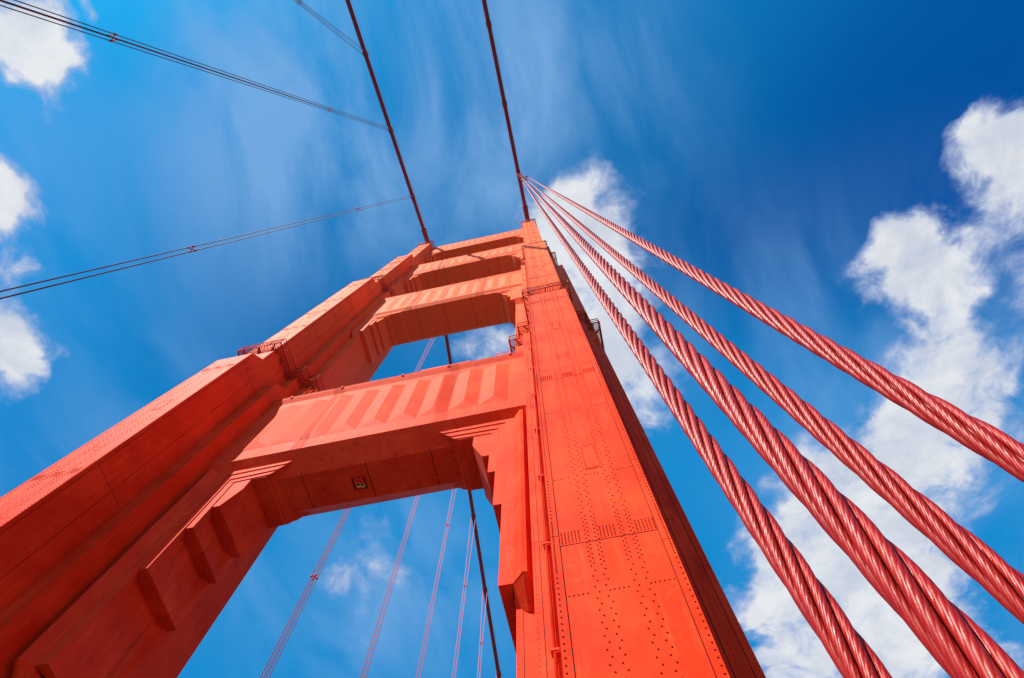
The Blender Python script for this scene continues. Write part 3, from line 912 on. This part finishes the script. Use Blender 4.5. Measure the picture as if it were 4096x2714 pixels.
# ------------------------------------------------------------------ suspenders
def spreader(mb, pts4, z, size=0.06):
    """X shaped spreader bolted across four ropes; pts4 = four (x, y)"""
    (x0, y0), (x1, y1), (x2, y2), (x3, y3) = pts4
    for a, c in (((x0, y0), (x3, y3)), ((x1, y1), (x2, y2)), ((x0, y0), (x2, y2)), ((x1, y1), (x3, y3))):
        mb.tube([(a[0], a[1], z), (c[0], c[1], z)], size * 0.45, 6)
    for p in pts4:
        mb.tube([(p[0], p[1], z - 0.14), (p[0], p[1], z + 0.14)], size * 1.15, 8)
        mb.tube([(p[0], p[1], z + 0.05), (p[0] + 0.16, p[1] - 0.05, z + 0.05)], size * 0.4, 6)

def hanger(cx, y, lab, side_up=True):
    t = thing('suspender_rope_set', lab, 'suspender ropes', (cx, y, DECK), 'vertical suspender rope sets')
    ztop = cable_z(y)
    zs = [z for z in (45.5, 95.5) if z < ztop - 12]
    zk = zs[-1] if zs else ztop - 12
    pts4 = [(cx + sx * 0.24, y + sy * 0.17) for sx in (-1, 1) for sy in (-1, 1)]
    for k, (x0, y0) in enumerate(pts4):
        sx = -1 if k < 2 else 1
        sy = -1 if k % 2 == 0 else 1
        b = MB()
        b.tube([(x0, y0, DECK - 2), (x0, y0, zk), (cx + sx * 0.55, y + sy * 0.17, ztop - 0.1), (cx + sx * 0.30, y + sy * 0.17, ztop + 0.47), (cx, y + sy * 0.17, ztop + 0.58)], 0.036, 8)
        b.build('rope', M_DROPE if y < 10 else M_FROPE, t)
    for z in zs:
        b = MB(); spreader(b, pts4, z, 0.07)
        b.build('spreader_clamp', M_RAIL, t)
    return t

LABS = {-61.0: 'fifth set', -45.9: 'fourth set'}
hanger(XL, 0.45, 'two thin dark ropes crossing blue sky to the left edge, just above the tower')
hanger(XL, -15.3, 'long thin dark ropes crossing the white cloud at the upper left corner')
hanger(XL, -30.7, 'short run of thin dark ropes leaving the top edge left of the left main cable')
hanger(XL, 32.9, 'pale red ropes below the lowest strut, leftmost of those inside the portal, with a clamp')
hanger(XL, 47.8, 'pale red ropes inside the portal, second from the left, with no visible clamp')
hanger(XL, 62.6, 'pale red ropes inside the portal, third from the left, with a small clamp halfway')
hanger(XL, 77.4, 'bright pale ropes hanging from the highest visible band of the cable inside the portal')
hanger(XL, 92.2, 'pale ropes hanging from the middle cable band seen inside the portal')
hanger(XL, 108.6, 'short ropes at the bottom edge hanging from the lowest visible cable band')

# the four thick ropes beside the viewer, laid from six strands each
NEAR = [((0.408, 0.915), 'thick twisted red rope nearest the tower leg, leftmost of the four foreground ropes'),
        ((0.425, 0.670), 'thickest twisted red rope of the four, second from the leg, crossing the lower right cloud'),
        ((0.734, 0.901), 'slimmer twisted red rope, third from the leg, between the thickest one and the uppermost one'),
        ((0.884, 0.761), 'uppermost twisted red rope of the four, leaving at the middle of the right edge')]
TOPC = [(XR - 0.52, 0.62), (XR - 0.52, 0.28), (XR + 0.52, 0.62), (XR + 0.52, 0.28)]
MIDC = [(XR - 0.20, 0.88), (XR - 0.20, 0.54), (XR + 0.30, 0.88), (XR + 0.32, 0.54)]
LAY = 0.80
def near_rope(i):
    (x0, y0), lab = NEAR[i]
    ZB, ZN, ZT = -1.9, 26.0, 143.5
    xm, ym = MIDC[i]
    def axis(z):
        if z < 96:
            k = max(0.0, min(1.0, (z - 1.0) / 95.0))
            return (x0 + (xm - x0) * k, y0 + (ym - y0) * k)
        k = (z - 96) / (ZT + 3 - 96)
        return (xm + (TOPC[i][0] - xm) * k, ym + (TOPC[i][1] - ym) * k)
    D_ = 0.0685
    rs, rc = D_ / 6 * 0.91, D_ / 3 * 1.045
    b = MB(); b.uv = []
    n = 14
    zs = []
    z = ZB
    while z < ZN:
        zs.append(z)
        z += LAY / 26 if z < 6 else LAY / 14
    phase = random.uniform(0, 6.28)
    for s in range(6):
        off = len(b.v)
        ln = 0.0
        for z in zs:
            ax, ay = axis(z)
            th = 2 * math.pi * z / LAY + s * math.pi / 3 + phase
            cx_, cy_ = ax + rc * math.cos(th), ay + rc * math.sin(th)
            # cross section in the plane normal to the strand
            tv = Vector((-rc * math.sin(th) * 2 * math.pi / LAY, rc * math.cos(th) * 2 * math.pi / LAY, 1)).normalized()
            e1 = Vector((math.cos(th), math.sin(th), 0))
            e2 = tv.cross(e1).normalized()
            for j in range(n):
                t = 2 * math.pi * j / n
                p = Vector((cx_, cy_, z)) + e1 * (rs * math.cos(t)) + e2 * (rs * 1.06 * math.sin(t))
                b.v.append(tuple(p))
        m_ = len(zs)
        for a in range(m_ - 1):
            for j in range(n):
                j2 = (j + 1) % n
                b.f.append((off + a * n + j, off + a * n + j2, off + (a + 1) * n + j2, off + (a + 1) * n + j))
                b.sm.append(True)
                u0, u1 = j / n, (j + 1) / n
                b.uv.append(((u0, zs[a]), (u1, zs[a]), (u1, zs[a + 1]), (u0, zs[a + 1])))
    off = len(b.v)
    for z in zs:
        ax, ay = axis(z)
        for j in range(8):
            t = math.pi * j / 4
            b.v.append((ax + rs * 1.25 * math.cos(t), ay + rs * 1.25 * math.sin(t), z))
    for a in range(len(zs) - 1):
        for j in range(8):
            j2 = (j + 1) % 8
            b.f.append((off + a * 8 + j, off + a * 8 + j2, off + (a + 1) * 8 + j2, off + (a + 1) * 8 + j))
            b.sm.append(True)
            b.uv.append(((0, zs[a]), (0, zs[a]), (0, zs[a]), (0, zs[a])))
    # far run: one fluted body
    zs2 = []
    z = ZN - 0.2
    while z < 96:
        zs2.append(z); z += 0.35 if z < 45 else 1.2
    zs2 += [96, 118, ZT]
    nn = 12
    off = len(b.v)
    for z in zs2:
        ax, ay = axis(z)
        for j in range(nn):
            t = 2 * math.pi * j / nn + 2 * math.pi * z / LAY
            rr = D_ / 2 * (1.0 if j % 2 else 0.88)
            b.v.append((ax + rr * math.cos(t), ay + rr * math.sin(t), z))
    ax, ay = TOPC[i]
    for q, (dx, dz) in enumerate(((0.0, 2.7), (-0.25 if i > 1 else 0.25, 3.4), (-0.52 if i > 1 else 0.52, 3.7))):
        for j in range(nn):
            t = 2 * math.pi * j / nn
            b.v.append((ax + dx + D_ / 2 * math.cos(t) * 0.9, ay + D_ / 2 * math.sin(t), ZT + dz + D_ / 2 * math.cos(t) * 0.3 * q))
    for a in range(len(zs2) + 2):
        for j in range(nn):
            j2 = (j + 1) % nn
            b.f.append((off + a * nn + j, off + a * nn + j2, off + (a + 1) * nn + j2, off + (a + 1) * nn + j))
            b.sm.append(True)
            zz0 = zs2[min(a, len(zs2) - 1)]
            b.uv.append(((j / nn, zz0), ((j + 1) / nn, zz0), ((j + 1) / nn, zz0 + .3), (j / nn, zz0 + .3)))
    # build without recalculating face order (keeps the UV loop order)
    me = bpy.data.meshes.new('suspender_rope')
    me.from_pydata(b.v, [], b.f)
    me.materials.append(M_ROPE)
    me.polygons.foreach_set('use_smooth', b.sm)
    ul = me.uv_layers.new(name='UVMap')
    flat = []
    for f in b.uv:
        for q in f:
            flat += q
    ul.data.foreach_set('uv', flat)
    me.update()
    o = bpy.data.objects.new('suspender_rope', me)
    col.objects.link(o)
    tag(o, lab, 'rope', 'four thick foreground suspender ropes')
    return axis
axes = [near_rope(i) for i in range(4)]
for z, lab in ((52.0, 'small dark spreader clamp low on the four converging foreground ropes'), (96.0, 'small dark spreader clamp just under the main cable where the foreground ropes meet')):
    pts = [a(z) for a in axes]
    b = MB(); spreader(b, [pts[1], pts[0], pts[3], pts[2]], z, 0.06)
    tag(b.build('spreader_clamp', M_RAIL), lab, 'clamp', 'spreader clamps on the foreground ropes')
